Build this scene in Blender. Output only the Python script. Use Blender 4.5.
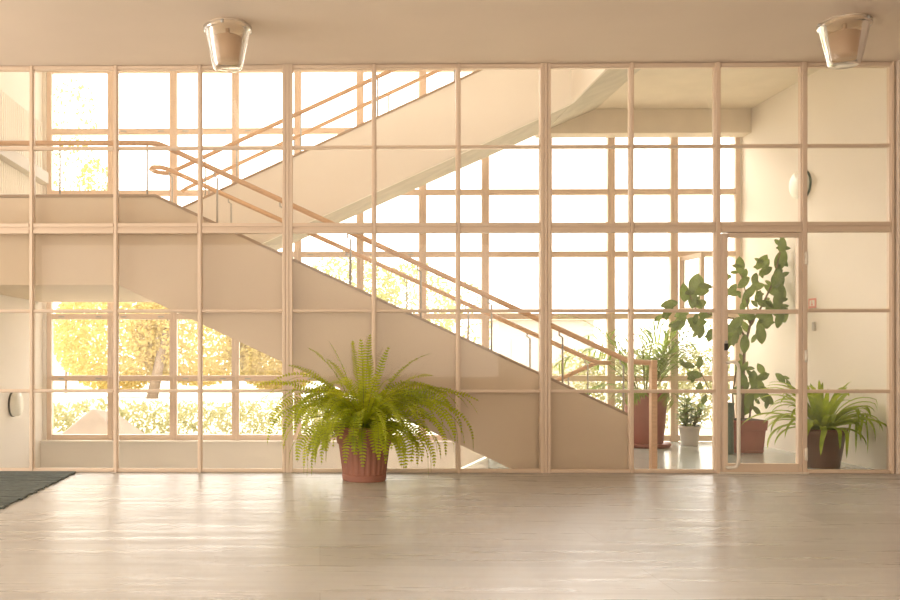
import bpy, bmesh, math, random
from mathutils import Vector, Matrix
from math import pi, sin, cos, radians as R

C = bpy.context.scene
for o in list(bpy.data.objects): bpy.data.objects.remove(o)

# ---------------------------------------------------------------- camera, world, light, exposure
cam_d = bpy.data.cameras.new('camera'); cam = bpy.data.objects.new('camera', cam_d)
C.collection.objects.link(cam); C.camera = cam
cam.location = (0, -7.9, 1.03)
cam.rotation_euler = (R(90), 0, math.atan(13.5/900))
cam_d.sensor_width = 36; cam_d.lens = 36; cam_d.clip_end = 400
cam_d.shift_x = 143.5/900; cam_d.shift_y = 55/900

w = bpy.data.worlds.new('sky'); C.world = w; w.use_nodes = True
wn = w.node_tree; bg = wn.nodes['Background']
tc = wn.nodes.new('ShaderNodeTexCoord'); sep = wn.nodes.new('ShaderNodeSeparateXYZ')
rmp = wn.nodes.new('ShaderNodeValToRGB')
wn.links.new(tc.outputs['Generated'], sep.inputs[0]); wn.links.new(sep.outputs['Z'], rmp.inputs[0])
rmp.color_ramp.elements[0].position = 0.0; rmp.color_ramp.elements[0].color = (1.0, .91, .80, 1)
rmp.color_ramp.elements[1].position = 0.35; rmp.color_ramp.elements[1].color = (1.0, .95, .88, 1)
wn.links.new(rmp.outputs[0], bg.inputs[0]); bg.inputs[1].default_value = 4.6

sun_d = bpy.data.lights.new('sun', 'SUN'); sun = bpy.data.objects.new('sun', sun_d)
C.collection.objects.link(sun); sun_d.energy = 5.0; sun_d.angle = R(38); sun_d.color = (1, .88, .72)
sun.rotation_euler = (R(-56), 0, R(42))          # afternoon sun from beyond the window wall, upper left

hall_d = bpy.data.lights.new('hall_fill', 'AREA'); hall = bpy.data.objects.new('hall_fill', hall_d)  # added fill light behind the camera; the back wall has no window
C.collection.objects.link(hall); hall_d.shape = 'RECTANGLE'; hall_d.size = 9; hall_d.size_y = 2.6
hall_d.energy = 190; hall_d.color = (1, .88, .75)
hall.location = (-1, -9.8, 1.9); hall.rotation_euler = (R(90), 0, 0)

C.view_settings.view_transform = 'Standard'; C.view_settings.look = 'None'
C.view_settings.gamma = 1; C.view_settings.use_curve_mapping = False
C.view_settings.exposure = 0.16

# ---------------------------------------------------------------- materials
def mat(name, col, rough=.6, noise=0, nscale=8, col2=None, metal=0, bump=0, bscale=60, spec=.5, stretch=None):
    m = bpy.data.materials.new(name); m.use_nodes = True; nt = m.node_tree
    p = nt.nodes['Principled BSDF']
    p.inputs['Base Color'].default_value = (*col, 1); p.inputs['Roughness'].default_value = rough
    p.inputs['Metallic'].default_value = metal; p.inputs['Specular IOR Level'].default_value = spec
    t = nt.nodes.new('ShaderNodeTexCoord'); mp = nt.nodes.new('ShaderNodeMapping')
    nt.links.new(t.outputs['Object'], mp.inputs[0])
    if stretch: mp.inputs['Scale'].default_value = stretch
    if noise or col2:
        n = nt.nodes.new('ShaderNodeTexNoise'); n.inputs['Scale'].default_value = nscale; n.inputs['Detail'].default_value = 5
        nt.links.new(mp.outputs[0], n.inputs[0])
        r = nt.nodes.new('ShaderNodeValToRGB'); nt.links.new(n.outputs['Fac'], r.inputs[0])
        c2 = col2 or tuple(c*(1-noise) for c in col)
        r.color_ramp.elements[0].position = .32; r.color_ramp.elements[0].color = (*c2, 1)
        r.color_ramp.elements[1].position = .68; r.color_ramp.elements[1].color = (*col, 1)
        nt.links.new(r.outputs[0], p.inputs['Base Color'])
    if bump:
        n2 = nt.nodes.new('ShaderNodeTexNoise'); n2.inputs['Scale'].default_value = bscale; n2.inputs['Detail'].default_value = 4
        nt.links.new(mp.outputs[0], n2.inputs[0])
        b = nt.nodes.new('ShaderNodeBump'); b.inputs['Strength'].default_value = bump; b.inputs['Distance'].default_value = .01
        nt.links.new(n2.outputs['Fac'], b.inputs['Height']); nt.links.new(b.outputs[0], p.inputs['Normal'])
    return m

def glass_mat(name, strength=1.0, tint=(1, 1, 1), rough=.02, haze=0.0):
    m = bpy.data.materials.new(name); m.use_nodes = True; nt = m.node_tree; nt.nodes.clear()
    out = nt.nodes.new('ShaderNodeOutputMaterial'); mix = nt.nodes.new('ShaderNodeMixShader')
    tr = nt.nodes.new('ShaderNodeBsdfTransparent'); tr.inputs[0].default_value = (*tint, 1)
    gl = nt.nodes.new('ShaderNodeBsdfGlossy'); gl.inputs['Roughness'].default_value = rough
    fr = nt.nodes.new('ShaderNodeFresnel'); fr.inputs[0].default_value = 1.45
    mu = nt.nodes.new('ShaderNodeMath'); mu.operation = 'MULTIPLY'; mu.inputs[1].default_value = strength
    nt.links.new(fr.outputs[0], mu.inputs[0]); nt.links.new(mu.outputs[0], mix.inputs[0])
    if haze:
        mh = nt.nodes.new('ShaderNodeMixShader'); mh.inputs[0].default_value = haze
        df = nt.nodes.new('ShaderNodeBsdfTranslucent'); df.inputs[0].default_value = (1, .88, .70, 1)
        nt.links.new(tr.outputs[0], mh.inputs[1]); nt.links.new(df.outputs[0], mh.inputs[2])
        nt.links.new(mh.outputs[0], mix.inputs[1])
    else: nt.links.new(tr.outputs[0], mix.inputs[1])
    nt.links.new(gl.outputs[0], mix.inputs[2]); nt.links.new(mix.outputs[0], out.inputs[0])
    return m

def leaf_mat(name, c1, c2, trans, rough=.45, tfac=.45, nscale=6):
    m = bpy.data.materials.new(name); m.use_nodes = True; nt = m.node_tree; nt.nodes.clear()
    out = nt.nodes.new('ShaderNodeOutputMaterial'); mix = nt.nodes.new('ShaderNodeMixShader'); mix.inputs[0].default_value = tfac
    p = nt.nodes.new('ShaderNodeBsdfPrincipled'); p.inputs['Roughness'].default_value = rough
    t = nt.nodes.new('ShaderNodeBsdfTranslucent')
    tc = nt.nodes.new('ShaderNodeTexCoord'); n = nt.nodes.new('ShaderNodeTexNoise'); n.inputs['Scale'].default_value = nscale
    nt.links.new(tc.outputs['Object'], n.inputs[0])
    r = nt.nodes.new('ShaderNodeValToRGB'); nt.links.new(n.outputs['Fac'], r.inputs[0])
    r.color_ramp.elements[0].position = .35; r.color_ramp.elements[0].color = (*c1, 1)
    r.color_ramp.elements[1].position = .65; r.color_ramp.elements[1].color = (*c2, 1)
    nt.links.new(r.outputs[0], p.inputs['Base Color']); t.inputs[0].default_value = (*trans, 1)
    nt.links.new(p.outputs[0], mix.inputs[1]); nt.links.new(t.outputs[0], mix.inputs[2]); nt.links.new(mix.outputs[0], out.inputs[0])
    return m

M = {}
M['plaster'] = mat('plaster', (.76, .63, .47), .85, .04, 2)
M['wall'] = mat('wall_paint', (.84, .77, .67), .8, .03, 2)
M['wall_white'] = mat('white_paint', (.86, .80, .72), .75, .03, 2)
M['soffit'] = mat('soffit_plaster', (.78, .69, .56), .9, .08, 4, bump=.12, bscale=30)
M['concrete'] = mat('mottled_concrete', (.60, .55, .45), .9, .16, 5)
M['ceiling'] = mat('ceiling_paint', (.80, .67, .545), .85, .05, 1.2, bump=.08, bscale=20)
M['frame'] = mat('painted_steel_frame', (.76, .61, .47), .45)
M['winframe'] = mat('window_frame_paint', (.78, .61, .48), .5)
M['wood'] = mat('handrail_wood', (.70, .44, .26), .4, .2, 14, stretch=(1, 12, 12))
M['cap'] = mat('brown_cap', (.40, .29, .20), .6)
M['steel'] = mat('steel_post', (.52, .50, .47), .35, metal=.6)
M['glass'] = glass_mat('clear_glass', .55, haze=.025)  # warm haze mixed into the panes imitates window glare and lifts contrast
M['winglass'] = glass_mat('window_glass', .6)
M['bucket'] = glass_mat('lamp_glass', 1.0, (.97, .92, .86), .12, .16)
M['fitting'] = mat('lamp_fitting', (.55, .43, .33), .35, .05)
M['fitting_white'] = mat('lamp_plate', (.80, .70, .58), .4)
M['opal'] = mat('opal_lamp_glass', (.90, .88, .78), .3)
M['dark'] = mat('dark_metal', (.03, .03, .028), .4)
M['handle'] = mat('cream_handle_paint', (.82, .75, .64), .3)
M['terra'] = mat('terracotta', (.37, .155, .11), .65, .12, 10, bump=.1)
M['terra2'] = mat('terracotta_glossy', (.38, .13, .10), .5, .12, 10)
M['brownpot'] = mat('brown_ceramic', (.15, .065, .04), .35, .3, 6)
M['greypot'] = mat('grey_plastic', (.62, .58, .52), .5, .05)
M['soil'] = mat('soil', (.06, .035, .02), .95, .4, 40, bump=.6)
M['greenpot'] = mat('dark_green_glaze', (.07, .12, .09), .35)
M['red'] = mat('red_print', (.80, .34, .28), .5)
M['paper'] = mat('white_print', (.88, .84, .76), .5)
M['rib'] = mat('ribbed_panel', (.84, .79, .70), .7, .03)
M['midgrey'] = mat('mid_grey', (.56, .52, .46), .6, .05)
M['ground'] = mat('outdoor_ground', (.72, .68, .52), .9, .25, .6)
M['path'] = mat('pale_path', (.85, .82, .76), .9, .05)
M['stone'] = mat('pale_stone', (.27, .21, .16), .9, .2, 2, bump=.4, bscale=5)
M['bark'] = mat('bark', (.24, .17, .11), .9, .3, 6)
M['bwall'] = mat('far_building_render', (.42, .38, .34), .8, .04)
M['broof'] = mat('far_roof', (.62, .42, .32), .8, .1)
M['fern'] = leaf_mat('fern_leaf', (.12, .22, .015), (.42, .50, .03), (.78, .80, .05), .5, .55)
M['fern_stem'] = mat('fern_stalk', (.22, .22, .05), .6)
M['rubber'] = leaf_mat('rubber_leaf', (.025, .07, .035), (.13, .20, .085), (.34, .42, .08), .25, .24, 7)
M['palm'] = leaf_mat('palm_leaf', (.10, .20, .05), (.26, .36, .08), (.45, .58, .12), .45, .45)
M['strap'] = leaf_mat('strap_leaf', (.07, .16, .03), (.38, .47, .06), (.52, .62, .03), .35, .45, 14)
M['jade'] = leaf_mat('fleshy_leaf', (.10, .22, .06), (.25, .36, .10), (.4, .5, .1), .35, .3)
M['tree'] = leaf_mat('autumn_leaf', (.56, .40, .14), (.58, .48, .18), (.60, .50, .15), .6, .5, 1.2)
M['tree2'] = leaf_mat('olive_leaf', (.30, .30, .10), (.38, .36, .15), (.40, .40, .14), .6, .5, 1.2)
M['hedge'] = leaf_mat('hedge_leaf', (.26, .26, .10), (.38, .34, .16), (.40, .38, .18), .6, .45, 2)

def floor_mat():
    m = bpy.data.materials.new('polished_plank_floor'); m.use_nodes = True; nt = m.node_tree; p = nt.nodes['Principled BSDF']
    tc = nt.nodes.new('ShaderNodeTexCoord')
    br = nt.nodes.new('ShaderNodeTexBrick'); br.offset = .5
    br.inputs['Scale'].default_value = 1; br.inputs['Brick Width'].default_value = 3.1; br.inputs['Row Height'].default_value = .5
    br.inputs['Mortar Size'].default_value = .002; br.inputs['Color1'].default_value = (.50, .475, .435, 1)
    br.inputs['Color2'].default_value = (.585, .565, .53, 1); br.inputs['Mortar'].default_value = (.42, .385, .345, 1)
    nt.links.new(tc.outputs['Object'], br.inputs[0])
    mp = nt.nodes.new('ShaderNodeMapping'); mp.inputs['Scale'].default_value = (.7, 9, 1); nt.links.new(tc.outputs['Object'], mp.inputs[0])
    n = nt.nodes.new('ShaderNodeTexNoise'); n.inputs['Scale'].default_value = 1.1; n.inputs['Detail'].default_value = 8; n.inputs['Roughness'].default_value = .65
    nt.links.new(mp.outputs[0], n.inputs[0])
    r = nt.nodes.new('ShaderNodeValToRGB'); nt.links.new(n.outputs['Fac'], r.inputs[0])
    r.color_ramp.elements[0].position = .3; r.color_ramp.elements[0].color = (.88, .88, .88, 1)
    r.color_ramp.elements[1].position = .7; r.color_ramp.elements[1].color = (1.0, 1.0, 1.0, 1)
    mx = nt.nodes.new('ShaderNodeMix'); mx.data_type = 'RGBA'; mx.blend_type = 'MULTIPLY'; mx.inputs[0].default_value = 1
    nt.links.new(br.outputs[0], mx.inputs[6]); nt.links.new(r.outputs[0], mx.inputs[7]); nt.links.new(mx.outputs[2], p.inputs['Base Color'])
    mr = nt.nodes.new('ShaderNodeMapRange'); mr.inputs[3].default_value = .38; mr.inputs[4].default_value = .24; mr.inputs[1].default_value = .35; mr.inputs[2].default_value = .65
    nt.links.new(n.outputs['Fac'], mr.inputs[0]); nt.links.new(mr.outputs[0], p.inputs['Roughness'])
    n2 = nt.nodes.new('ShaderNodeTexNoise'); n2.inputs['Scale'].default_value = 1.6; n2.inputs['Detail'].default_value = 4
    nt.links.new(mp.outputs[0], n2.inputs[0])
    b = nt.nodes.new('ShaderNodeBump'); b.inputs['Strength'].default_value = .025; b.inputs['Distance'].default_value = .012
    nt.links.new(n2.outputs['Fac'], b.inputs['Height']); nt.links.new(b.outputs[0], p.inputs['Normal'])
    return m
M['floor'] = floor_mat()
def tile_mat():
    m = bpy.data.materials.new('grey_tile_floor'); m.use_nodes = True; nt = m.node_tree; p = nt.nodes['Principled BSDF']
    tc = nt.nodes.new('ShaderNodeTexCoord'); br = nt.nodes.new('ShaderNodeTexBrick'); br.offset = 0
    br.inputs['Scale'].default_value = 1; br.inputs['Brick Width'].default_value = .4; br.inputs['Row Height'].default_value = .4
    br.inputs['Mortar Size'].default_value = .004; br.inputs['Color1'].default_value = (.46, .50, .48, 1)
    br.inputs['Color2'].default_value = (.50, .53, .50, 1); br.inputs['Mortar'].default_value = (.36, .37, .35, 1)
    nt.links.new(tc.outputs['Object'], br.inputs[0]); nt.links.new(br.outputs[0], p.inputs['Base Color']); p.inputs['Roughness'].default_value = .18
    return m
M['tile'] = tile_mat()
def mat_mat():
    m = mat('ribbed_mat_rubber', (.15, .17, .15), .8, .35, 20, bump=.6, bscale=120); return m
M['mat'] = mat_mat()

# ---------------------------------------------------------------- mesh helpers
class MB:
    def __init__(s): s.v = []; s.f = []; s.sm = []
    def add(s, vs, fs, smooth=False):
        k = len(s.v); s.v += [tuple(v) for v in vs]; s.f += [tuple(i+k for i in f) for f in fs]; s.sm += [smooth]*len(fs); return s
    def box(s, x0, x1, y0, y1, z0, z1):
        return s.add([(x0,y0,z0),(x1,y0,z0),(x1,y1,z0),(x0,y1,z0),(x0,y0,z1),(x1,y0,z1),(x1,y1,z1),(x0,y1,z1)],
              [(0,3,2,1),(4,5,6,7),(0,1,5,4),(1,2,6,5),(2,3,7,6),(3,0,4,7)])
    def prism(s, poly, y0, y1):            # polygon in x,z (counter-clockwise seen from the front), swept in y
        n = len(poly); vs = [(x, y0, z) for x, z in poly] + [(x, y1, z) for x, z in poly]
        fs = [tuple(range(n)), tuple(range(2*n-1, n-1, -1))] + [((i+1) % n, i, i+n, (i+1) % n+n) for i in range(n)]
        return s.add(vs, fs)
    def tube(s, pts, r, n=10, smooth=True):
        pts = [Vector(p) for p in pts]; rings = []; rr = r if isinstance(r, (list, tuple)) else [r]*len(pts)
        up = Vector((0, 0, 1))
        for i, p in enumerate(pts):
            d = (pts[min(i+1, len(pts)-1)] - pts[max(i-1, 0)]).normalized()
            a = d.cross(up if abs(d.z) < .95 else Vector((0, 1, 0))).normalized(); b = d.cross(a).normalized()
            rings.append([p + (a*cos(2*pi*k/n) + b*sin(2*pi*k/n))*rr[i] for k in range(n)])
        vs = [v for g in rings for v in g]; m = len(pts)
        fs = [(i*n+k, i*n+(k+1) % n, (i+1)*n+(k+1) % n, (i+1)*n+k) for i in range(m-1) for k in range(n)]
        s.add(vs, fs, smooth); k0 = len(s.v)-len(vs)
        s.f += [tuple(k0+k for k in range(n-1, -1, -1)), tuple(k0+(m-1)*n+k for k in range(n))]; s.sm += [False, False]
        return s
    def lathe(s, prof, n=40, c=(0, 0, 0), ax='z', flute=None):
        vs = []
        for i, (r, z) in enumerate(prof):
            for k in range(n):
                a = 2*pi*k/n; q = r
                if flute and flute[0] <= i <= flute[1]: q = r*(1 - .03*(k % 4 < 2))
                p = (q*cos(a), q*sin(a), z) if ax == 'z' else (z, q*cos(a), q*sin(a))
                vs.append((p[0]+c[0], p[1]+c[1], p[2]+c[2]))
        m = len(prof)
        return s.add(vs, [(i*n+k, i*n+(k+1) % n, (i+1)*n+(k+1) % n, (i+1)*n+k) for i in range(m-1) for k in range(n)], not flute)
    def build(s, name, m, parent=None, loc=None, bevel=0):
        me = bpy.data.meshes.new(name); me.from_pydata(s.v, [], s.f); me.update()
        for p, q in zip(me.polygons, s.sm): p.use_smooth = q
        me.materials.append(M[m] if isinstance(m, str) else m)
        o = bpy.data.objects.new(name, me); C.collection.objects.link(o)
        if parent: o.parent = parent
        if loc: o.location = loc
        if bevel:
            b = o.modifiers.new('bevel', 'BEVEL'); b.width = bevel; b.segments = 2; b.limit_method = 'ANGLE'
        return o
def tag(o, label, cat, group=None, kind=None):
    o['label'] = label; o['category'] = cat
    if group: o['group'] = group
    if kind: o['kind'] = kind
    return o
def thing(name, label, cat, loc=(0, 0, 0), rz=0, group=None):
    o = bpy.data.objects.new(name, None); C.collection.objects.link(o); o.location = loc; o.rotation_euler.z = rz
    o.empty_display_size = .1
    return tag(o, label, cat, group)
def struct(o): o['kind'] = 'structure'; return o
def sroot(name, loc=(0, 0, 0)):
    o = bpy.data.objects.new(name, None); C.collection.objects.link(o); o.location = loc; return struct(o)

# ---------------------------------------------------------------- room shell
XL, XR, YW = -3.32, 5.0, 2.85
ZC = 3.575
struct(MB().box(-6.5, 8.5, -10.5, .06, -.2, 0).build('floor', 'floor'))
struct(MB().box(-6.5, 8.5, -10.5, 0.06, ZC, 4.05).build('ceiling', 'ceiling'))
# landing floor beyond the partition (ground level) with the stairwell cut out of it
struct(MB().box(1.72, 2.80, .06, 1.32, -.2, 0).box(2.80, XR, .06, YW+.02, -.2, 0).build('floor', 'tile'))
struct(MB().box(XL, 2.80, .06, YW, -2.25, -2.1).build('floor', 'tile'))
struct(MB().box(XL, 1.72, .0, .06, -2.1, -.2).box(1.72, 2.8, .02, .08, -2.1, -.2).build('wall_basement', 'wall_white'))
struct(MB().box(XL-.2, XL, .0, YW+.3, -2.1, 6.9).build('wall_left', 'wall_white'))
struct(MB().box(XR, XR+.2, .0, YW+.3, -.2, 6.9).build('wall_right', 'wall'))
struct(MB().box(XL, XR, -.1, .06, 4.05, 6.9).build('wall_front', 'wall_white'))
struct(MB().box(XL-.2, XR+.2, -.1, YW+.3, 6.9, 7.1).build('ceiling', 'soffit'))
# spandrel under the windows down the stairwell, with its sill
struct(MB().box(XL, 2.80, YW-.10, YW+.25, -2.1, -.01).build('wall_back', 'wall_white'))
struct(MB().box(XL, 2.80, YW-.14, YW+.1, -.01, .012).build('trim_1', 'wall_white', bevel=.004))
# hall walls beside the partition
struct(MB().box(XR-.005, 8.5, -.06, .10, 0, ZC).build('wall_right', 'ceiling'))
struct(MB().box(-6.5, XL+.0, -.06, .10, 0, ZC).build('wall_left', 'ceiling'))
struct(MB().box(XR+.03, 8.5, -.085, -.06, 0, .115).build('baseboard_right', 'frame', bevel=.004))
struct(MB().box(-6.5, 8.5, -10.6, -10.5, 0, ZC).build('wall_back', 'ceiling'))
struct(MB().box(8.5, 8.6, -10.5, .1, 0, ZC).build('wall_right', 'ceiling'))
struct(MB().box(-6.6, -6.5, -10.5, -6.5, 0, ZC).build('wall_left', 'ceiling'))

# ribbed panelling on the stairwell's left wall, with a raised grey strip standing in for the slab's shadow
rb = MB()
y = .15
while y < YW-.12:
    rb.box(XL, XL+.022, y, y+.035, 1.96, 3.78); y += .062
rb.box(XL, XL+.008, .12, YW-.1, 1.96, 3.78)
struct(rb.build('wall_left', 'rib'))
struct(MB().prism([(XL, 3.04), (XL+.10, 3.06), (XL+.10, 3.19), (XL, 3.2)], .15, YW-.12).build('slab_shade_strip', 'midgrey'))

# ---------------------------------------------------------------- glazed partition
PX = [-3.285, -2.531, -1.788, -1.046, -.285, .482, 1.217, 1.967, 2.724, 3.468, 4.215, 4.972]
PZ = [.016, .714, 1.417, 2.143, 2.85, 3.555]
PX = [x if i in (4, 7) else x-.008 for i, x in enumerate(PX)]
part = sroot('window_1')
THK = {4: .092, 7: .092, 9: .056, 10: .06}
for i, x in enumerate(PX):
    wd = THK.get(i, .041); b = MB()
    if i in (4, 7):
        for dx in (-.031, 0, .031): b.box(x+dx-.013, x+dx+.013, -.03, .03, 0, ZC)
        b.box(x-.046, x+.046, -.018, .04, 0, ZC)
    else:
        b.box(x-wd/2, x+wd/2, -.012, .03, 0, ZC).box(x-wd*.28, x+wd*.28, -.028, -.010, 0, ZC)
    b.build('mullion', 'frame', part, bevel=.002)
def xs(i): return PX[i] + THK.get(i, .041)/2, PX[i+1] - THK.get(i+1, .041)/2
for j, z in enumerate(PZ):
    h = {0: .034, 3: .092, 5: .04}.get(j, .030)
    for i in range(11):
        if i == 9 and j < 3: continue
        a, c = xs(i); b = MB()
        b.box(a, c, -.012, .028, z-h/2, z+h/2)
        if j == 3: b.box(a, c, -.028, -.012, z-.044, z-.012).box(a, c, -.028, -.012, z+.012, z+.044)
        else: b.box(a, c, -.024, -.012, z-h*.28, z+h*.28)
        b.build('transom', 'frame', part, bevel=.002)
for j in range(5):
    for i in range(11):
        if i == 9 and j < 3: continue
        a, c = xs(i); z0 = PZ[j]+.018; z1 = PZ[j+1]-.018
        MB().box(a-.004, c+.004, .004, .010, z0-.002, z1+.002).build('pane', 'glass', part)

# door in the partition
door = sroot('door_1', (3.50, 0, 0))
dx0, dx1 = 0.0, .685                       # leaf, local x
b = MB().box(dx0, .048, -.02, .03, .012, 2.09).box(.004, .040, -.032, -.02, .03, 2.08)
b.box(.655, dx1, -.02, .03, .012, 2.09).box(.048, .655, -.02, .03, 2.055, 2.092).box(.048, .655, -.02, .03, .012, .085)
b.build('door_frame', 'frame', door, bevel=.003)
for z in (.714, 1.408): MB().box(.048, .655, -.018, .026, z-.018, z+.018).build('rail', 'frame', door, bevel=.003)
for z0, z1 in ((.085, .696), (.732, 1.39), (1.426, 2.055)): MB().box(.046, .657, .004, .010, z0, z1).build('pane', 'glass', door)
hp = [(.036, -.03, .965), (.040, -.07, .968), (.058, -.085, .972), (.085, -.088, .965), (.103, -.088, .945), (.108, -.088, .90),
      (.108, -.088, .14), (.104, -.088, .09), (.085, -.088, .065), (.058, -.085, .058), (.040, -.07, .055), (.036, -.03, .055)]
MB().tube(hp, .0155, 12).build('handle', 'handle', door)
lk = MB().box(.008, .042, -.044, -.030, 1.07, 1.13).build('lock', 'dark', door, bevel=.003)
MB().box(.014, .036, -.042, -.031, 1.13, 1.155).build('lock_plate', 'steel', door, bevel=.002)
for z in (.17, 1.02, 1.87):
    MB().lathe([(0, -.055), (.012, -.055), (.012, -.003), (.010, 0), (.012, .003), (.012, .055), (0, .055)], 14, (.712, -.040, z)).build('hinge', 'handle', door)
struct(MB().box(3.47, 4.23, -.05, .03, 0, .012).build('trim_3', 'handle'))

# ---------------------------------------------------------------- window wall
win = sroot('window_2')
WX = [-3.251+.7462*k for k in range(12)]; WZ = [.04] + [.01+.741*k for k in range(1, 10)]
for i, x in enumerate(WX):
    hw = .028 if i in (0, 11) else .044
    b = MB().box(x-hw, x+hw, YW, YW+.09, 0.0, 6.9)
    if i not in (0, 11): b.box(x-.012, x+.012, YW-.012, YW, 0.0, 6.9)
    b.build('mullion', 'winframe', win, bevel=.004)
for j, z in enumerate(WZ):
    for i in range(11):
        a = WX[i] + (.028 if i == 0 else .044); c = WX[i+1] - (.028 if i == 10 else .044)
        b = MB().box(a, c, YW+.01, YW+.08, z-.034, z+.034)
        if j and j % 2 == 1 or j in (3, 4, 5): b.box(a, c, YW-.004, YW+.01, z-.026, z+.004)
        b.build('transom', 'winframe', win, bevel=.004) if not (i == 10 and j > 9) else None
for j in (1, 2, 3, 5):                          # little espagnolette keeps on the transoms
    for i in range(11):
        for dx in (.15, .60):
            if (i*7+j*3) % 5 and i < 6:
                MB().box(WX[i]+dx-.035, WX[i]+dx+.035, YW-.012, YW-.002, WZ[j]-.012, WZ[j]+.004).build('catch', 'steel', win)
for j in range(9):
    for i in range(11):
        if (i, j) == (10, 2): continue
        MB().box(WX[i]+.03, WX[i+1]-.03, YW+.045, YW+.050, WZ[j]+.03, WZ[j+1]-.03).build('pane', 'winglass', win)
# the one open casement, swung into the room
sash = bpy.data.objects.new('open_sash', None); C.collection.objects.link(sash); sash.parent = win
sash.location = (WX[10]-.06+.11, YW+.0, WZ[2]+.04); sash.rotation_euler.z = R(-84)
s = MB().box(0, .05, 0, .045, 0, .66).box(.45, .50, 0, .045, 0, .66).box(.05, .45, 0, .045, 0, .05).box(.05, .45, 0, .045, .61, .66)
s.build('sash_frame', 'winframe', sash, bevel=.003)
MB().box(.045, .455, .018, .023, .045, .615).build('pane', 'winglass', sash)
# masonry strips at the window ends
struct(MB().box(XL, WX[0]-.028, YW-.03, YW+.25, -.01, 6.9).build('trim_4', 'wall_white'))
struct(MB().box(WX[11]+.028, XR, YW-.0, YW+.25, -.01, 6.9).build('trim_5', 'wall_white'))
# beam over the landing windows
struct(MB().box(2.55, XR, 2.60, YW-.02, 3.605, 3.90).build('wall_back', 'soffit', bevel=.01))

# ---------------------------------------------------------------- staircase
st = thing('staircase', 'plastered concrete staircase with wooden handrails behind the glass partition', 'staircase', (2.75, .1, 0))
def L(x, y=None, z=None): return (x-2.75, y-.1, z)
def sprism(poly, y0, y1): return MB().prism([(x-2.75, z) for x, z in poly], y0-.1, y1-.1)
SL = .4645
F1 = [(-1.80, 1.654), (1.727, .005), (2.76, .005), (2.76, .473), (-1.47, 2.438), (XL+.03, 2.438), (XL+.03, 1.654)]
sprism(F1, .10, .20).build('lower_stringer', 'plaster', st, bevel=.004)
cap = MB()
cp = [(XL+.03, 2.438), (-1.47, 2.438), (2.76, .473)]
sprism([(2.76, .473), (2.76, .497), (-1.465, 2.462), (XL+.03, 2.462), (XL+.03, 2.438), (-1.47, 2.438)], .09, .21).build('stringer_cap', 'cap', st)
def flight(x0, z0, x1, n, rise, y0, y1, thick, name, zmin=None):
    run = (x1-x0)/(n-1) if n > 1 else 0
    top = []; x = x0; z = z0
    for k in range(n):
        top.append((x, z)); z += rise; top.append((x, z))
        if k < n-1: x += run
    return top
# lower flight: treads rise from right to left
n = 13; rise = 1.95/n; x0, x1 = 2.68, -1.50
top = flight(x0, .005, x1, n, rise, 0, 0, 0, '')
poly = top + [(-1.80, 1.95), (-1.80, 1.66), (1.70, .03-.0), (1.73, .005)]
poly = poly[::-1] if True else poly
def area(p): return sum(p[i][0]*p[(i+1) % len(p)][1]-p[(i+1) % len(p)][0]*p[i][1] for i in range(len(p)))
def ccw(p): return p if area(p) > 0 else p[::-1]
sprism(ccw(poly), .20, 1.25).build('lower_flight', 'soffit', st)
MB().box(*[v for v in (XL+.03-2.75, -1.80-2.75, .10, 2.60, 1.654, 1.95)]).build('landing', 'plaster', st)
# upper flight in the back lane
x0, x1 = -1.50, 2.62; top = flight(x0, 1.95, x1, n, 1.95/n, 0, 0, 0, '')
bot = [(2.62, 3.645), (-1.62, 1.77), (-1.80, 1.654), (-1.80, 1.95)]
sprism(ccw(top+bot), 1.53, 2.70).build('upper_flight', 'concrete', st)
sprism(ccw([(-1.80, 1.656), (2.62, 3.640), (2.62, 4.412), (-1.43, 2.553), (-1.80, 2.553)]), 1.45, 1.53).build('upper_stringer', 'wall_white', st, bevel=.004)
sprism(ccw([(-1.43, 2.553), (2.62, 4.412), (2.62, 4.436), (-1.43, 2.577)]), 1.44, 1.54).build('stringer_cap', 'cap', st)
# upper landing: sloping haunch then flat slab, with its own fascia
sprism(ccw([(2.62, 3.64), (3.2, 3.885), (3.2, 4.05), (2.62, 4.05)]), .16, 2.60).build('landing_edge', 'concrete', st)
sprism(ccw([(3.2, 3.885), (XR-.003, 3.885), (XR-.003, 4.05), (3.2, 4.05)]), .16, 2.60).build('upper_landing', 'soffit', st)
MB().box(2.60-2.75, 2.62-2.75, .06, 1.35, 3.632, 4.55).build('landing_fascia', 'wall_white', st)
MB().box(2.62-2.75, 2.70-2.75, .06, 1.35, 4.05, 4.55).build('landing_parapet', 'wall_white', st)
# flight down to the basement, back lane
top = []; x = 2.78; z = -.005
for k in range(12): top += [(x, z), (x, z-.16)]; x -= .345; z -= .16
poly = top + [(top[-1][0], z-.25), (2.78, -.42)]
sprism(ccw(poly), 1.42, 2.72).build('basement_flight', 'wall_white', st)
sprism(ccw([(2.79, .46), (2.79, -.3), (-1.4, -2.09), (-1.4, -1.49)]), 1.34, 1.42).build('basement_stringer', 'wall_white', st, bevel=.004)
sprism(ccw([(2.79, .46), (2.79, .485), (-1.4, -1.465), (-1.4, -1.49)]), 1.33, 1.43).build('stringer_cap', 'opal', st)
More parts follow.
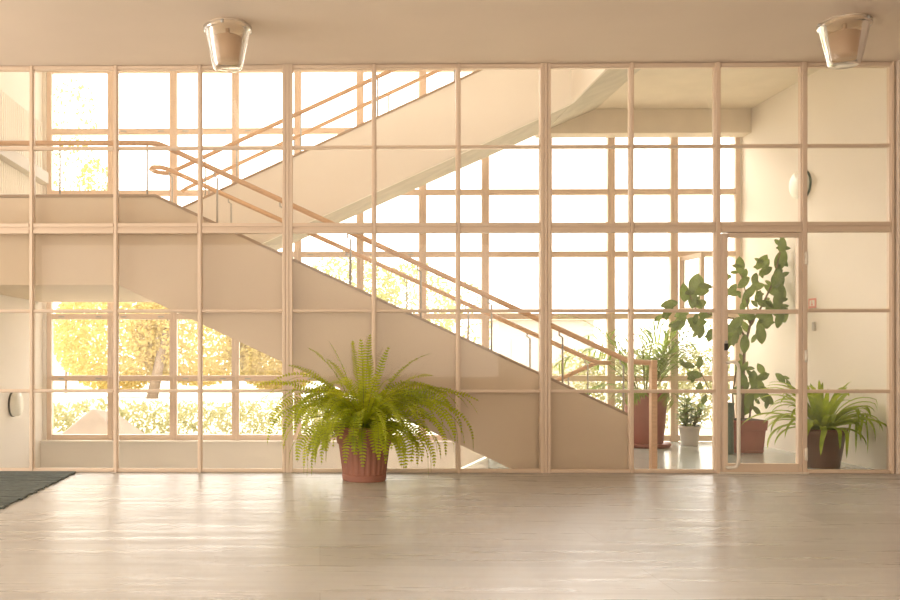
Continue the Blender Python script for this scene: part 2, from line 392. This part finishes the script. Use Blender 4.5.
# handrails
def rail(pts, r=.024):
    return MB().tube([L(*p) for p in pts], r, 12).build('handrail', 'wood', st)
YA = .15
rail([(XL+.05, YA, 2.933), (-1.56, YA, 2.933), (-1.456, YA, 2.925), (-1.38, YA, 2.895), (2.68, YA, 1.005), (2.76, YA, .972), (2.90, YA, .962), (2.945, YA, .962)])
MB().box(2.925-2.75, 2.975-2.75, .0-.02, .05+.0, .005, .985).build('newel_post', 'wood', st, bevel=.004)
YB = 1.22
rail([(-1.66, YB+.21, 2.925), (-1.71, YB+.17, 2.93), (-1.735, YB+.08, 2.935), (-1.70, YB, 2.938), (-1.62, YB, 2.938), (-1.55, YB, 2.92), (2.72, YB, .985), (2.80, YB, .955), (2.93, YB, .952)], .023)
rail([(-1.67, 1.425, 2.925), (-1.60, 1.46, 2.925), (-1.52, 1.48, 2.955), (2.5, 1.49, 4.80)], .023)
rail([(-1.62, 2.62, 2.945), (-1.55, 2.62, 2.99), (2.5, 2.62, 4.87)], .023)
rail([(2.86, 1.38, .95), (2.80, 1.38, .935), (2.40, 1.38, .755), (1.75, 1.38, .454), (1.68, 1.38, .40)], .022)
def zA(x): return 2.93 if x < -1.456 else 2.93 - .4645*(x+1.456)
def zF(x): return 2.455 if x < -1.47 else 2.455 - .4645*(x+1.47)
def post(x, y, z0, z1, off=0):
    MB().tube([L(x, y, z0), L(x, y, z1-.05), L(x+off, y, z1-.03), L(x+off, y, z1)], .0085, 8).build('baluster', 'steel', st)
for x in (-2.335, -1.55, -.92, -.33, .275, .9, 1.53, 2.16, 2.70): post(x, YA, zF(x)-.01, zA(x)-.015, -.03 if x > -1.4 else 0)
for x in (-1.50, -.9, -.3, .3, .88, 1.50, 2.12, 2.70):
    z = 2.92-.4527*(x+1.55); fl = 1.95 - .4645*(x+1.5)-.12
    post(x, YB, max(fl-.1, .0), z-.012, -.03)
for x in (-1.2, -.87, -.2, .6, 1.4, 2.2):
    post(x, 1.49, 2.585+.459*(x+1.43), 2.95+.4625*(x+1.5)-.01)
for x in (-1.3, -.3, .8, 1.8): post(x, 2.62, 2.1+.47*(x+1.43), 2.99+.463*(x+1.55)-.01)
for x in (2.55, 1.9): post(x, 1.38, .48-.466*(2.79-x), .935-.4636*(2.80-x))

# ---------------------------------------------------------------- wall lamps, sign, switch
def disc_lamp(x, y, z, r, sgn, label):
    t = thing('wall_lamp', label, 'lamp', (x, y, z), 0)
    MB().lathe([(0, 0), (r*1.02, 0), (r*1.02, sgn*.018), (r*.9, sgn*.018)], 36, ax='x').build('base', 'dark' if sgn > 0 else 'greenpot', t)
    MB().lathe([(r*.96, sgn*.018), (r*.97, sgn*.05), (r*.92, sgn*.075), (r*.75, sgn*.095), (r*.4, sgn*.106), (0, sgn*.108)], 36, ax='x').build('lamp_shade', 'opal', t)
disc_lamp(XR-.001, 1.48, 2.79, .148, -1, 'round white wall lamp high on the right-hand wall of the stairwell')
disc_lamp(XL+.001, 1.76, .50, .135, 1, 'round white wall lamp low on the left-hand wall near the photo edge')
sg = thing('wall_sign', 'small red and white notice on the right wall behind the partition', 'sign', (XR-.002, 1.31, 1.555))
MB().box(-.004, 0, -.07, .07, -.05, .05).build('panel', 'red', sg)
MB().box(-.006, -.004, -.045, .045, -.028, .03).build('face', 'paper', sg)
MB().box(-.008, -.006, -.018, .018, -.022, -.008).box(-.008, -.006, -.006, .006, -.008, .022).build('symbol', 'red', sg)
sw = MB().box(-.02, 0, -.022, .022, -.045, .045).build('light_switch', 'midgrey', loc=(XR-.001, 1.27, 1.32), bevel=.004)
tag(sw, 'small grey switch box on the right wall below the red notice', 'switch')

# ---------------------------------------------------------------- ceiling lamps
def bucket_lamp(x, y, label, tilt=0):
    t = thing('ceiling_lamp', label, 'lamp', (x, y, ZC), tilt, 'glass bucket lamps on the ceiling')
    MB().lathe([(0, 0), (.155, 0), (.165, -.006), (.165, -.022), (.15, -.03), (0, -.03)], 40).build('ceiling_plate', 'fitting_white', t)
    MB().lathe([(.178, -.018), (.186, -.022), (.186, -.05), (.176, -.056), (.170, -.06), (.118, -.31), (.108, -.335), (.09, -.345), (0, -.347)], 40).build('glass_shade', 'bucket', t)
    for k in range(3):
        a = 2*pi*k/3+.4
        MB().lathe([(0, -.012), (.012, -.012), (.012, .012), (0, .012)], 10, (.184*cos(a), .184*sin(a), -.034)).build('clip', 'steel', t)
    MB().tube([(0, 0, -.03), (0, 0, -.10)], .016, 10).build('stem', 'fitting', t)
    MB().lathe([(0, -.095), (.10, -.095), (.112, -.105), (.104, -.26), (.095, -.28), (0, -.28)], 32).build('inner_shade', 'fitting', t)
    return t
bucket_lamp(-.712, -.97, 'clear glass bucket ceiling lamp above the left part of the partition')
bucket_lamp(3.99, -.99, 'clear glass bucket ceiling lamp near the right edge above the door', .6)

# ---------------------------------------------------------------- entrance mat
b = MB(); random.seed(4)
yy = -.05
while yy > -6.2:
    e = random.uniform(-.018, .012); b.box(-5.6, -2.125+e, yy-.028, yy, .002, random.uniform(.012, .018)); yy -= .036
b.box(-5.6, -2.135, -6.2, -.05, .001, .008)
tag(b.build('floor_mat', 'mat'), 'dark grey ribbed entrance mat on the floor at the left', 'mat')

# ---------------------------------------------------------------- plants
def leaf(mb, p, d, up, ln, wd, droop=.2, seg=5, fold=.15, shape=1.0):
    """one leaf: base p, direction d, tapering strip bending down"""
    d = d.normalized(); side = d.cross(up)
    if side.length < 1e-3: side = Vector((1, 0, 0))
    side.normalize(); nrm = side.cross(d).normalized()
    vs = []; q = p.copy(); dd = d.copy()
    for i in range(seg+1):
        t = i/seg; ww = wd*.5*(sin(pi*min(1, t**shape*.97+.03))**.75)
        n2 = side.cross(dd).normalized()
        vs += [q - side*ww + n2*ww*fold, q.copy(), q + side*ww + n2*ww*fold]
        dd = (dd + Vector((0, 0, -droop/seg))).normalized(); q = q + dd*(ln/seg)
    fs = []
    for i in range(seg):
        k = i*3; fs += [(k, k+1, k+4, k+3), (k+1, k+2, k+5, k+4)]
    mb.add(vs, fs, True)

def fern():
    random.seed(11)
    t = thing('potted_fern', 'large bushy green fern in a ribbed terracotta pot on the hall floor', 'plant', (.365, -.47, 0))
    MB().lathe([(0, 0), (.165, 0), (.172, .01), (.176, .05), (.170, .056), (.172, .06), (.200, .29), (.205, .30), (.214, .305), (.222, .385),
                (.226, .39), (.245, .40), (.250, .435), (.243, .445), (.225, .445), (.218, .42), (.21, .40)], 96, flute=(5, 6)).build('pot', 'terra', t).scale = (1.05, 1.05, 1.0)
    MB().lathe([(.214, .395), (.1, .41), (0, .415)], 32).build('soil', 'soil', t)
    lf = MB(); sk = MB()
    def frond(az, e0, bend, ln, wmax, r0=.05):
        p = Vector((cos(az)*r0, sin(az)*r0, .40)); n = int(ln/.024); pts = []; e = e0; tw = random.uniform(-.8, .8)
        wob = random.uniform(-.3, .3)
        for i in range(n+1):
            pts.append(p.copy()); a2 = az + wob*(i/n)
            d = Vector((cos(a2)*cos(e), sin(a2)*cos(e), sin(e))); p = p + d*(ln/n)
            e -= bend/n*(0.5+1.1*i/n); e = max(e, R(-88))
            if p.z < .02: break
            if p.y > .38: p.y = .38
        n = len(pts)-1
        if n < 5: return
        sk.tube([tuple(q) for q in pts], [.0028*(1-.7*i/n) for i in range(n+1)], 4)
        for i in range(2, n):
            for h in (0,):
                t = (i+h)/n
                if t > 1: continue
                q = pts[i].lerp(pts[i+1], h); d = (pts[i+1]-pts[i]).normalized()
                sd = d.cross(Vector((0, 0, 1)))
                if sd.length < .05: sd = Vector((-sin(az), cos(az), 0))
                sd.normalize(); up = sd.cross(d)
                sd = (sd*cos(tw)+up*sin(tw)).normalized(); up = sd.cross(d)
                wl = wmax*(min(1, (t)*4.5+.15))*(1-t**5*.85)
                for sg in (-1, 1):
                    v = (sd*sg + d*.25 + up*random.uniform(-.15, .2)).normalized()
                    ww = .0072+.001*random.random()
                    a = q + d*ww; b2 = q - d*ww; c2 = q + v*wl*.7 - d*ww*.8; c1 = q + v*wl*.7 + d*ww*.8; tip = q + v*wl + d*.003
                    lf.add([b2, a, c1, tip, c2], [(0, 1, 2, 3, 4)] if sg > 0 else [(4, 3, 2, 1, 0)])
    for k in range(190):
        az = random.uniform(0, 2*pi)
        if k < 65: e0 = R(random.uniform(60, 86)); bd = R(random.uniform(90, 170)); ln = random.uniform(.65, 1.05)
        elif k < 125: e0 = R(random.uniform(38, 66)); bd = R(random.uniform(105, 155)); ln = random.uniform(.75, 1.18)
        else: e0 = R(random.uniform(10, 40)); bd = R(random.uniform(110, 165)); ln = random.uniform(.5, .85)
        ln *= .94 + .08*abs(cos(az)) - .22*abs(sin(az))
        frond(az, e0, bd, ln, random.uniform(.040, .056), random.uniform(.02, .12))
    for az, e0, bd, ln in ((3.25, 25, 125, .72), (3.6, 30, 130, .7), (2.95, 35, 130, .8), (-.1, 30, 130, .72), (-.4, 25, 130, .7), (.1, 38, 130, .85), (-.9, 30, 140, .62), (-1.3, 35, 150, .6), (-2.3, 30, 140, .64), (-.2, 50, 140, .95), (3.4, 50, 140, .95), (2.9, 83, 30, .74), (.4, 86, 26, .68), (1.2, 82, 34, .64), (3.0, 66, 60, .8), (1.4, 86, 22, .78), (1.9, 80, 40, .8), (4.6, 85, 25, .74), (2.6, 74, 55, .85), (.5, 72, 60, .85), (.25, 70, 80, .75), (3.3, 52, 70, .95), (.1, 48, 80, .95), (2.2, 76, 50, .7), (5, 78, 60, .6)):
        frond(az, R(e0), R(bd), ln*1.08, .056)
    lf.v = [(v[0], min(v[1], .42), max(v[2], .008)) for v in lf.v]
    lf.build('foliage', 'fern', t); sk.build('stems', 'fern_stem', t)
fern()

def palm(x, y):
    random.seed(21)
    t = thing('potted_palm', 'feathery green palm in a big red pot with saucer by the window', 'plant', (x, y, 0))
    MB().lathe([(0, 0), (.25, 0), (.275, .03), (.27, .045), (.22, .04), (0, .04)], 40).build('saucer', 'terra2', t)
    MB().lathe([(.0, .042), (.18, .042), (.19, .05), (.235, .55), (.25, .56), (.252, .61), (.24, .615), (.225, .59)], 40).build('pot', 'terra2', t)
    MB().lathe([(.228, .58), (0, .59)], 30).build('soil', 'soil', t)
    lf = MB(); sk = MB()
    for k in range(31):
        az = random.uniform(0, 2*pi); e = R(random.uniform(52, 86)); ln = random.uniform(.85, 1.4); bend = R(random.uniform(70, 125)); n = 20
        if k > 25: e = R(random.uniform(10, 40)); ln = random.uniform(.45, .7); bend = R(100)
        p = Vector((cos(az)*.08, sin(az)*.08, .58)); pts = []
        for i in range(n+1):
            pts.append(p.copy()); d = Vector((cos(az)*cos(e), sin(az)*cos(e), sin(e))); p = p+d*ln/n; e -= bend/n*(.3+1.4*i/n)
            if y + p.y > YW-.06: p.y = YW-.06-y
        sk.tube([tuple(q) for q in pts], [.006*(1-.75*i/n) for i in range(n+1)], 5)
        for i in range(4, n):
            d = (pts[i+1]-pts[i]).normalized(); sd = Vector((-sin(az), cos(az), 0))
            tt = i/n
            for h in (0,):
                q = pts[i].lerp(pts[i+1], h)
                for sg in (-1, 1):
                    l2 = .30*(1-abs(tt-.5)*1.2)+.03
                    v = (sd*sg*.8 + d*.75 + Vector((0, 0, random.uniform(-.1, .15)))).normalized()
                    if y + q.y + v.y*l2 > YW-.05: v.y = -abs(v.y)*.3
                    leaf(lf, q, v, Vector((0, 0, 1)), l2, .023, .5, 3, .2, .6)
    lf.v = [(v[0], max(-.37, v[1]), v[2]) for v in lf.v]
    lf.build('foliage', 'palm', t); sk.build('stems', 'fern_stem', t)
palm(3.66, 2.28)

def small_plant(x, y):
    random.seed(5)
    t = thing('potted_succulent', 'small branching green plant in a pale grey pot beside the palm', 'plant', (x, y, 0))
    MB().lathe([(0, .0), (.088, 0), (.09, .004), (.11, .19), (.12, .195), (.12, .225), (.112, .227), (.104, .20)], 36).build('pot', 'greypot', t)
    MB().lathe([(.106, .205), (0, .21)], 24).build('soil', 'soil', t)
    lf = MB(); sk = MB()
    for k in range(13):
        az = random.uniform(0, 2*pi); e = R(random.uniform(35, 85)); p = Vector((cos(az)*.03, sin(az)*.03, .2)); q = p; pts = [p]
        ln = random.uniform(.15, .36)
        for i in range(5):
            q = q + Vector((cos(az)*cos(e), sin(az)*cos(e), sin(e)))*ln/5; pts.append(q); e += R(5)
        sk.tube([tuple(a) for a in pts], .006, 5)
        for a in pts[1:]:
            for m in range(4):
                b2 = random.uniform(0, 2*pi)
                leaf(lf, a, Vector((cos(b2), sin(b2), random.uniform(-.1, .9))), Vector((0, 0, 1)), random.uniform(.08, .14), .036, .3, 4, .2)
    lf.build('foliage', 'jade', t); sk.build('stems', 'fern_stem', t)
small_plant(4.21, 2.42)

def rubber(x, y):
    random.seed(9)
    t = thing('rubber_plant', 'tall rubber plant with broad dark leaves in a red square planter', 'plant', (x, y, 0))
    def frust(z0, z1, w0, w1, mb):
        mb.add([(-w0, -w0, z0), (w0, -w0, z0), (w0, w0, z0), (-w0, w0, z0), (-w1, -w1, z1), (w1, -w1, z1), (w1, w1, z1), (-w1, w1, z1)],
               [(0, 3, 2, 1), (4, 5, 6, 7), (0, 1, 5, 4), (1, 2, 6, 5), (2, 3, 7, 6), (3, 0, 4, 7)])
    mb = MB(); frust(0, .24, .155, .172, mb); frust(.24, .345, .182, .19, mb); frust(.02, .035, .162, .162, mb)
    mb.build('planter', 'terra2', t, bevel=.012)
    MB().box(-.175, .175, -.175, .175, .34, .348).build('soil', 'soil', t)
    # leaf positions in metres relative to the planter: x, z, tilt (degrees from +x), length, y
    D = [(-.03,1.98,95,.20),(-.14,1.87,185,.18),(.06,1.90,80,.12),(.38,2.19,85,.20),(.42,2.18,100,.16),(.27,2.03,60,.20),(.42,2.04,80,.26),(.22,1.99,230,.16),
     (.28,1.93,210,.18),(-.02,1.80,215,.20),(.06,1.83,70,.14),(-.08,1.73,235,.16),(.02,1.69,225,.20),(.05,1.61,260,.16),(.15,1.76,20,.18),(.18,1.65,70,.16),
     (.24,1.58,0,.16),(.30,1.82,80,.22),(.38,1.84,100,.24),(.44,1.80,75,.24),(.34,1.70,90,.24),(.42,1.68,80,.24),(.36,1.60,100,.20),(.30,1.52,80,.20),(.40,1.54,60,.18),
     (.06,1.33,120,.16),(.17,1.25,275,.22),(-.08,1.36,230,.22),(-.16,1.30,210,.22),(.20,1.40,80,.22),(.26,1.33,100,.20),(.34,1.41,85,.22),(.40,1.46,95,.20),(-.07,1.24,250,.20),
     (-.01,1.15,265,.22),(-.13,1.20,235,.18),(.12,1.43,100,.2),(.30,1.44,50,.2),(.04,1.45,160,.2),
     (-.56,1.79,70,.22),(-.62,1.69,100,.22),(-.45,1.71,10,.22),(-.51,1.62,265,.2),(-.79,1.57,190,.2),(-.41,1.58,20,.18),(-.54,1.36,150,.24),(-.42,1.37,20,.2),(-.67,1.38,240,.22),
     (-.46,1.28,250,.18),(-.38,1.24,260,.16),(-.80,1.49,225,.18),(-.60,1.48,200,.18),(-.35,1.47,180,.18),
     (-.41,.95,85,.15),(-.55,.92,165,.16),(-.44,.82,170,.18),(-.53,.80,200,.14),(-.41,.68,260,.13),(-.36,.55,255,.12),
     (.02,.91,60,.2),(-.03,.86,130,.2),(.20,.88,120,.15),(.33,.79,320,.16),(.10,.77,80,.22),(-.02,.77,110,.2),(.17,.80,30,.16),(.24,.71,300,.17),(.13,.62,20,.26),(.06,.48,250,.2),(.18,.58,320,.2),(-.02,.66,200,.2),(.0,.56,260,.2)]
    lf = MB()
    for (lx, lz, an, ln) in D:
        ln *= 1.0; a = R(an); yy = random.uniform(-.16, .14)
        d = Vector((cos(a), random.uniform(-.25, .25), sin(a))).normalized()
        up = Vector((random.uniform(-.3, .3), -1, random.uniform(-.2, .5)))
        leaf(lf, Vector((lx, yy, lz)) - d*ln*.45, d, up, ln*.95, ln*.50, .08, 8, .12, 1.0)
        for _r in range(random.choice((1, 1, 2))):
            a += random.choice((-1, 1))*random.uniform(.6, 1.6); d = Vector((cos(a), random.uniform(-.6, .6), sin(a)-.15)).normalized(); l2 = ln*random.uniform(.5, .75)
            yy = max(-.25, min(.14, yy+random.choice((-.06, .06))))
            lx = min(lx+random.uniform(-.05, .03), XR-x-.1)
            leaf(lf, Vector((lx, yy, lz+random.uniform(-.03, .03))) + d*l2*.1, d, up, l2, l2*.46, .08, 8, .12, 1.0)
    lf.v = [(min(v[0], XR-x-.02), min(v[1], .15), v[2]) for v in lf.v]
    lf.build('foliage', 'rubber', t)
    sk = MB()
    def br(pts, r0, r1):
        n = len(pts); sk.tube(pts, [r0+(r1-r0)*i/(n-1) for i in range(n)], 8)
    br([(.01, 0, .34), (.02, .01, .8), (.03, 0, 1.12), (.09, .0, 1.35), (.22, .02, 1.55), (.33, .0, 1.8), (.41, 0, 2.15)], .018, .008)
    br([(.05, 0, 1.2), (-.08, .02, 1.42), (-.28, .0, 1.45), (-.48, .02, 1.52), (-.56, .0, 1.7)], .012, .005)
    br([(.09, 0, 1.35), (.07, .02, 1.55), (.03, 0, 1.75), (-.02, .01, 1.95)], .011, .005)
    br([(-.06, .05, .34), (-.07, .06, .6), (-.04, .05, .85)], .012, .008)
    br([(.06, -.04, .34), (.08, -.05, .55), (.14, -.02, .8)], .011, .006)
    br([(-.08, .05, .34), (-.30, .06, .62), (-.44, .05, .9)], .008, .004)
    sk.build('stem', 'bark', t)
rubber(4.49, 1.75)
vs = MB().lathe([(0, 0), (.07, 0), (.075, .02), (.07, .3), (.075, .5), (.082, .53), (.075, .535), (.065, .5), (.06, .05), (0, .04)], 32).build('floor_vase', 'greenpot', loc=(4.405, 1.93, 0))
vs.location = (4.235, 1.55, 0)
tag(vs, 'narrow dark green floor vase half hidden by the left door post', 'vase')

def strap_plant(x, y):
    random.seed(33)
    t = thing('spider_plant', 'arching strap-leaved plant in a dark brown pot right of the door', 'plant', (x, y, 0))
    MB().lathe([(0, 0), (.14, 0), (.145, .01), (.19, .30), (.205, .305), (.21, .35), (.2, .358), (.185, .34)], 40).build('pot', 'brownpot', t)
    MB().lathe([(.188, .335), (0, .345)], 30).build('soil', 'soil', t)
    lf = MB()
    for k in range(84):
        az = random.uniform(0, 2*pi); e = R(random.uniform(15, 78)); ln = random.uniform(.38, .74)
        if k < 12: e = R(random.uniform(68, 86)); ln = random.uniform(.30, .50)
        ln *= 1+.12*abs(cos(az))
        p = Vector((cos(az)*.05, sin(az)*.05, .34)); n = 12; wd = random.uniform(.034, .056); vs = []; wob = random.uniform(-.4, .4)
        rate = random.uniform(1.6, 2.7) if k >= 12 else .7
        for i in range(n+1):
            tt = i/n; a2 = az+wob*tt; d = Vector((cos(a2)*cos(e), sin(a2)*cos(e), sin(e))); sd = Vector((-sin(a2), cos(a2), 0)); up = sd.cross(d)
            ww = wd*.5*(sin(pi*(.12+.88*tt))**.6 if tt < 1 else 0)
            vs += [p-sd*ww-up*ww*.45, p.copy(), p+sd*ww-up*ww*.45]
            p = p + d*ln/n; e -= rate/n*(.3+1.4*tt); e = max(e, R(-86))
            if p.z < .03: p.z = .03
            if x+p.x > XR-.03: p.x = XR-.03-x
            if y+p.y < .05: p.y = .05-y
        lf.add(vs, [f for i in range(n) for f in ((i*3, i*3+1, i*3+4, i*3+3), (i*3+1, i*3+2, i*3+5, i*3+4))], True)
    lf.build('foliage', 'strap', t)
strap_plant(4.60, .42)

# ---------------------------------------------------------------- outdoors
struct(MB().box(-60, 60, YW+.25, 140, -.6, -.45).build('ground', 'ground'))
struct(MB().box(-40, 40, 17, 26, -.45, -.42).build('path', 'path'))
def blob(mb, c, r, n, sz, seed):
    rnd = random.Random(seed)
    for _ in range(n):
        while True:
            v = Vector((rnd.uniform(-1, 1), rnd.uniform(-1, 1), rnd.uniform(-1, 1)))
            if v.length < 1: break
        v = v.normalized()*(v.length**.45)
        p = Vector((c[0]+v.x*r[0], c[1]+v.y*r[1], c[2]+v.z*r[2]))
        a = Vector((rnd.gauss(0, 1), rnd.gauss(0, 1), rnd.gauss(0, 1))).normalized(); b = a.orthogonal().normalized(); s = sz*rnd.uniform(.6, 1.4)
        mb.add([p-a*s*.5, p+b*s*.25, p+a*s*.5, p-b*s*.25], [(0, 1, 2, 3)])
def tree(x, y, th, lean, blobs, m, label, n, sz, seed, tr=.14):
    t = thing('garden_tree', label, 'tree', (x, y, -.45))
    MB().tube([(0, 0, 0), (lean*.3, 0, th*.35), (lean*.75, 0, th*.75), (lean, 0, th)], [tr, tr*.8, tr*.6, tr*.3], 8).build('trunk', 'bark', t)
    mb = MB()
    for i, (c, r) in enumerate(blobs): blob(mb, c, r, n, sz, seed+i)
    mb.build('foliage', m, t)
tree(-5.6, 22, 4.2, 1.0, [((-1.4, .8, 2.2), (2.2, 1.6, 2.0)), ((1.4, 1.0, 2.3), (2.4, 1.6, 1.9)), ((4.2, .8, 1.9), (1.8, 1.4, 1.7))], 'tree',
     'yellow-leaved tree with a leaning trunk outside the lower left windows', 12000, .16, 100, .2)
tree(-9.9, 27, 9, .2, [((.2, 0, 8.6), (1.0, 1.0, 1.5)), ((.3, 0, 10.8), (.9, 1.0, 1.5)), ((1.2, 0, 8.2), (.7, .7, .9))], 'tree2', 'thin pale tree outside the windows at the far left', 300, .2, 140, .05)
tree(.3, 20, 3.4, .3, [((.6, 0, 3.4), (1.5, 1.3, 1.3)), ((2.6, 0, 2.9), (1.3, 1.2, 1.5)), ((-1.2, 0, 2.6), (1.5, 1.2, 1.1))], 'tree2',
     'olive green tree outside the middle windows behind the stair rails', 1900, .16, 160)
tree(4.0, 17, 2.6, .1, [((0, 0, 2.2), (.7, .7, 1.3))], 'tree2', 'slim young tree outside the windows left of the pale building', 500, .15, 180, .06)
def hedge(x0, x1, y, h, m, label, n, seed):
    t = MB(); rnd = random.Random(seed); x = x0
    while x < x1:
        blob(t, (x, y, -.45+h*.5), (.6, .4, h*.5*rnd.uniform(.85, 1.1)), n, .09, rnd.random()); x += .55
    tag(t.build('hedge', m), label, 'hedge')
hedge(-7.0, 1.2, 9.0, .62, 'hedge', 'low yellow-green hedge outside the lower left windows', 420, 3)
hedge(5.2, 13, 10.5, 1.7, 'hedge', 'tall pale hedge outside the windows behind the potted palm', 1300, 8)
mb = MB(); random.seed(2)
mb.add([(-.75, -.4, 0), (.6, -.5, 0), (.85, .4, 0), (-.6, .45, 0), (-.1, -.1, .58), (.25, .1, .5), (-.35, .15, .42)],
       [(0, 1, 4), (1, 5, 4), (1, 2, 5), (2, 6, 5), (2, 3, 6), (3, 0, 6), (0, 4, 6), (4, 5, 6), (0, 3, 2, 1)])
tag(mb.build('boulder', 'stone', loc=(-3.75, 7.4, -.45), bevel=.03), 'pale pointed boulder in front of the low hedge outside', 'rock')
bd = thing('far_building', 'pale low building outside the windows between the trees', 'building', (10.5, 34, -.45))
MB().box(-2.2, 2.2, 0, 5, 0, 3.1).build('wall', 'bwall', bd)
MB().prism([(-2.5, 3.1), (2.5, 3.1), (2.5, 3.3), (-2.5, 3.45)], -.3, 5.3).build('roof', 'broof', bd)
for xx in (-1.3, .1, 1.3): MB().box(xx-.3, xx+.3, -.04, .0, 1.1, 2.3).build('window', 'midgrey', bd)
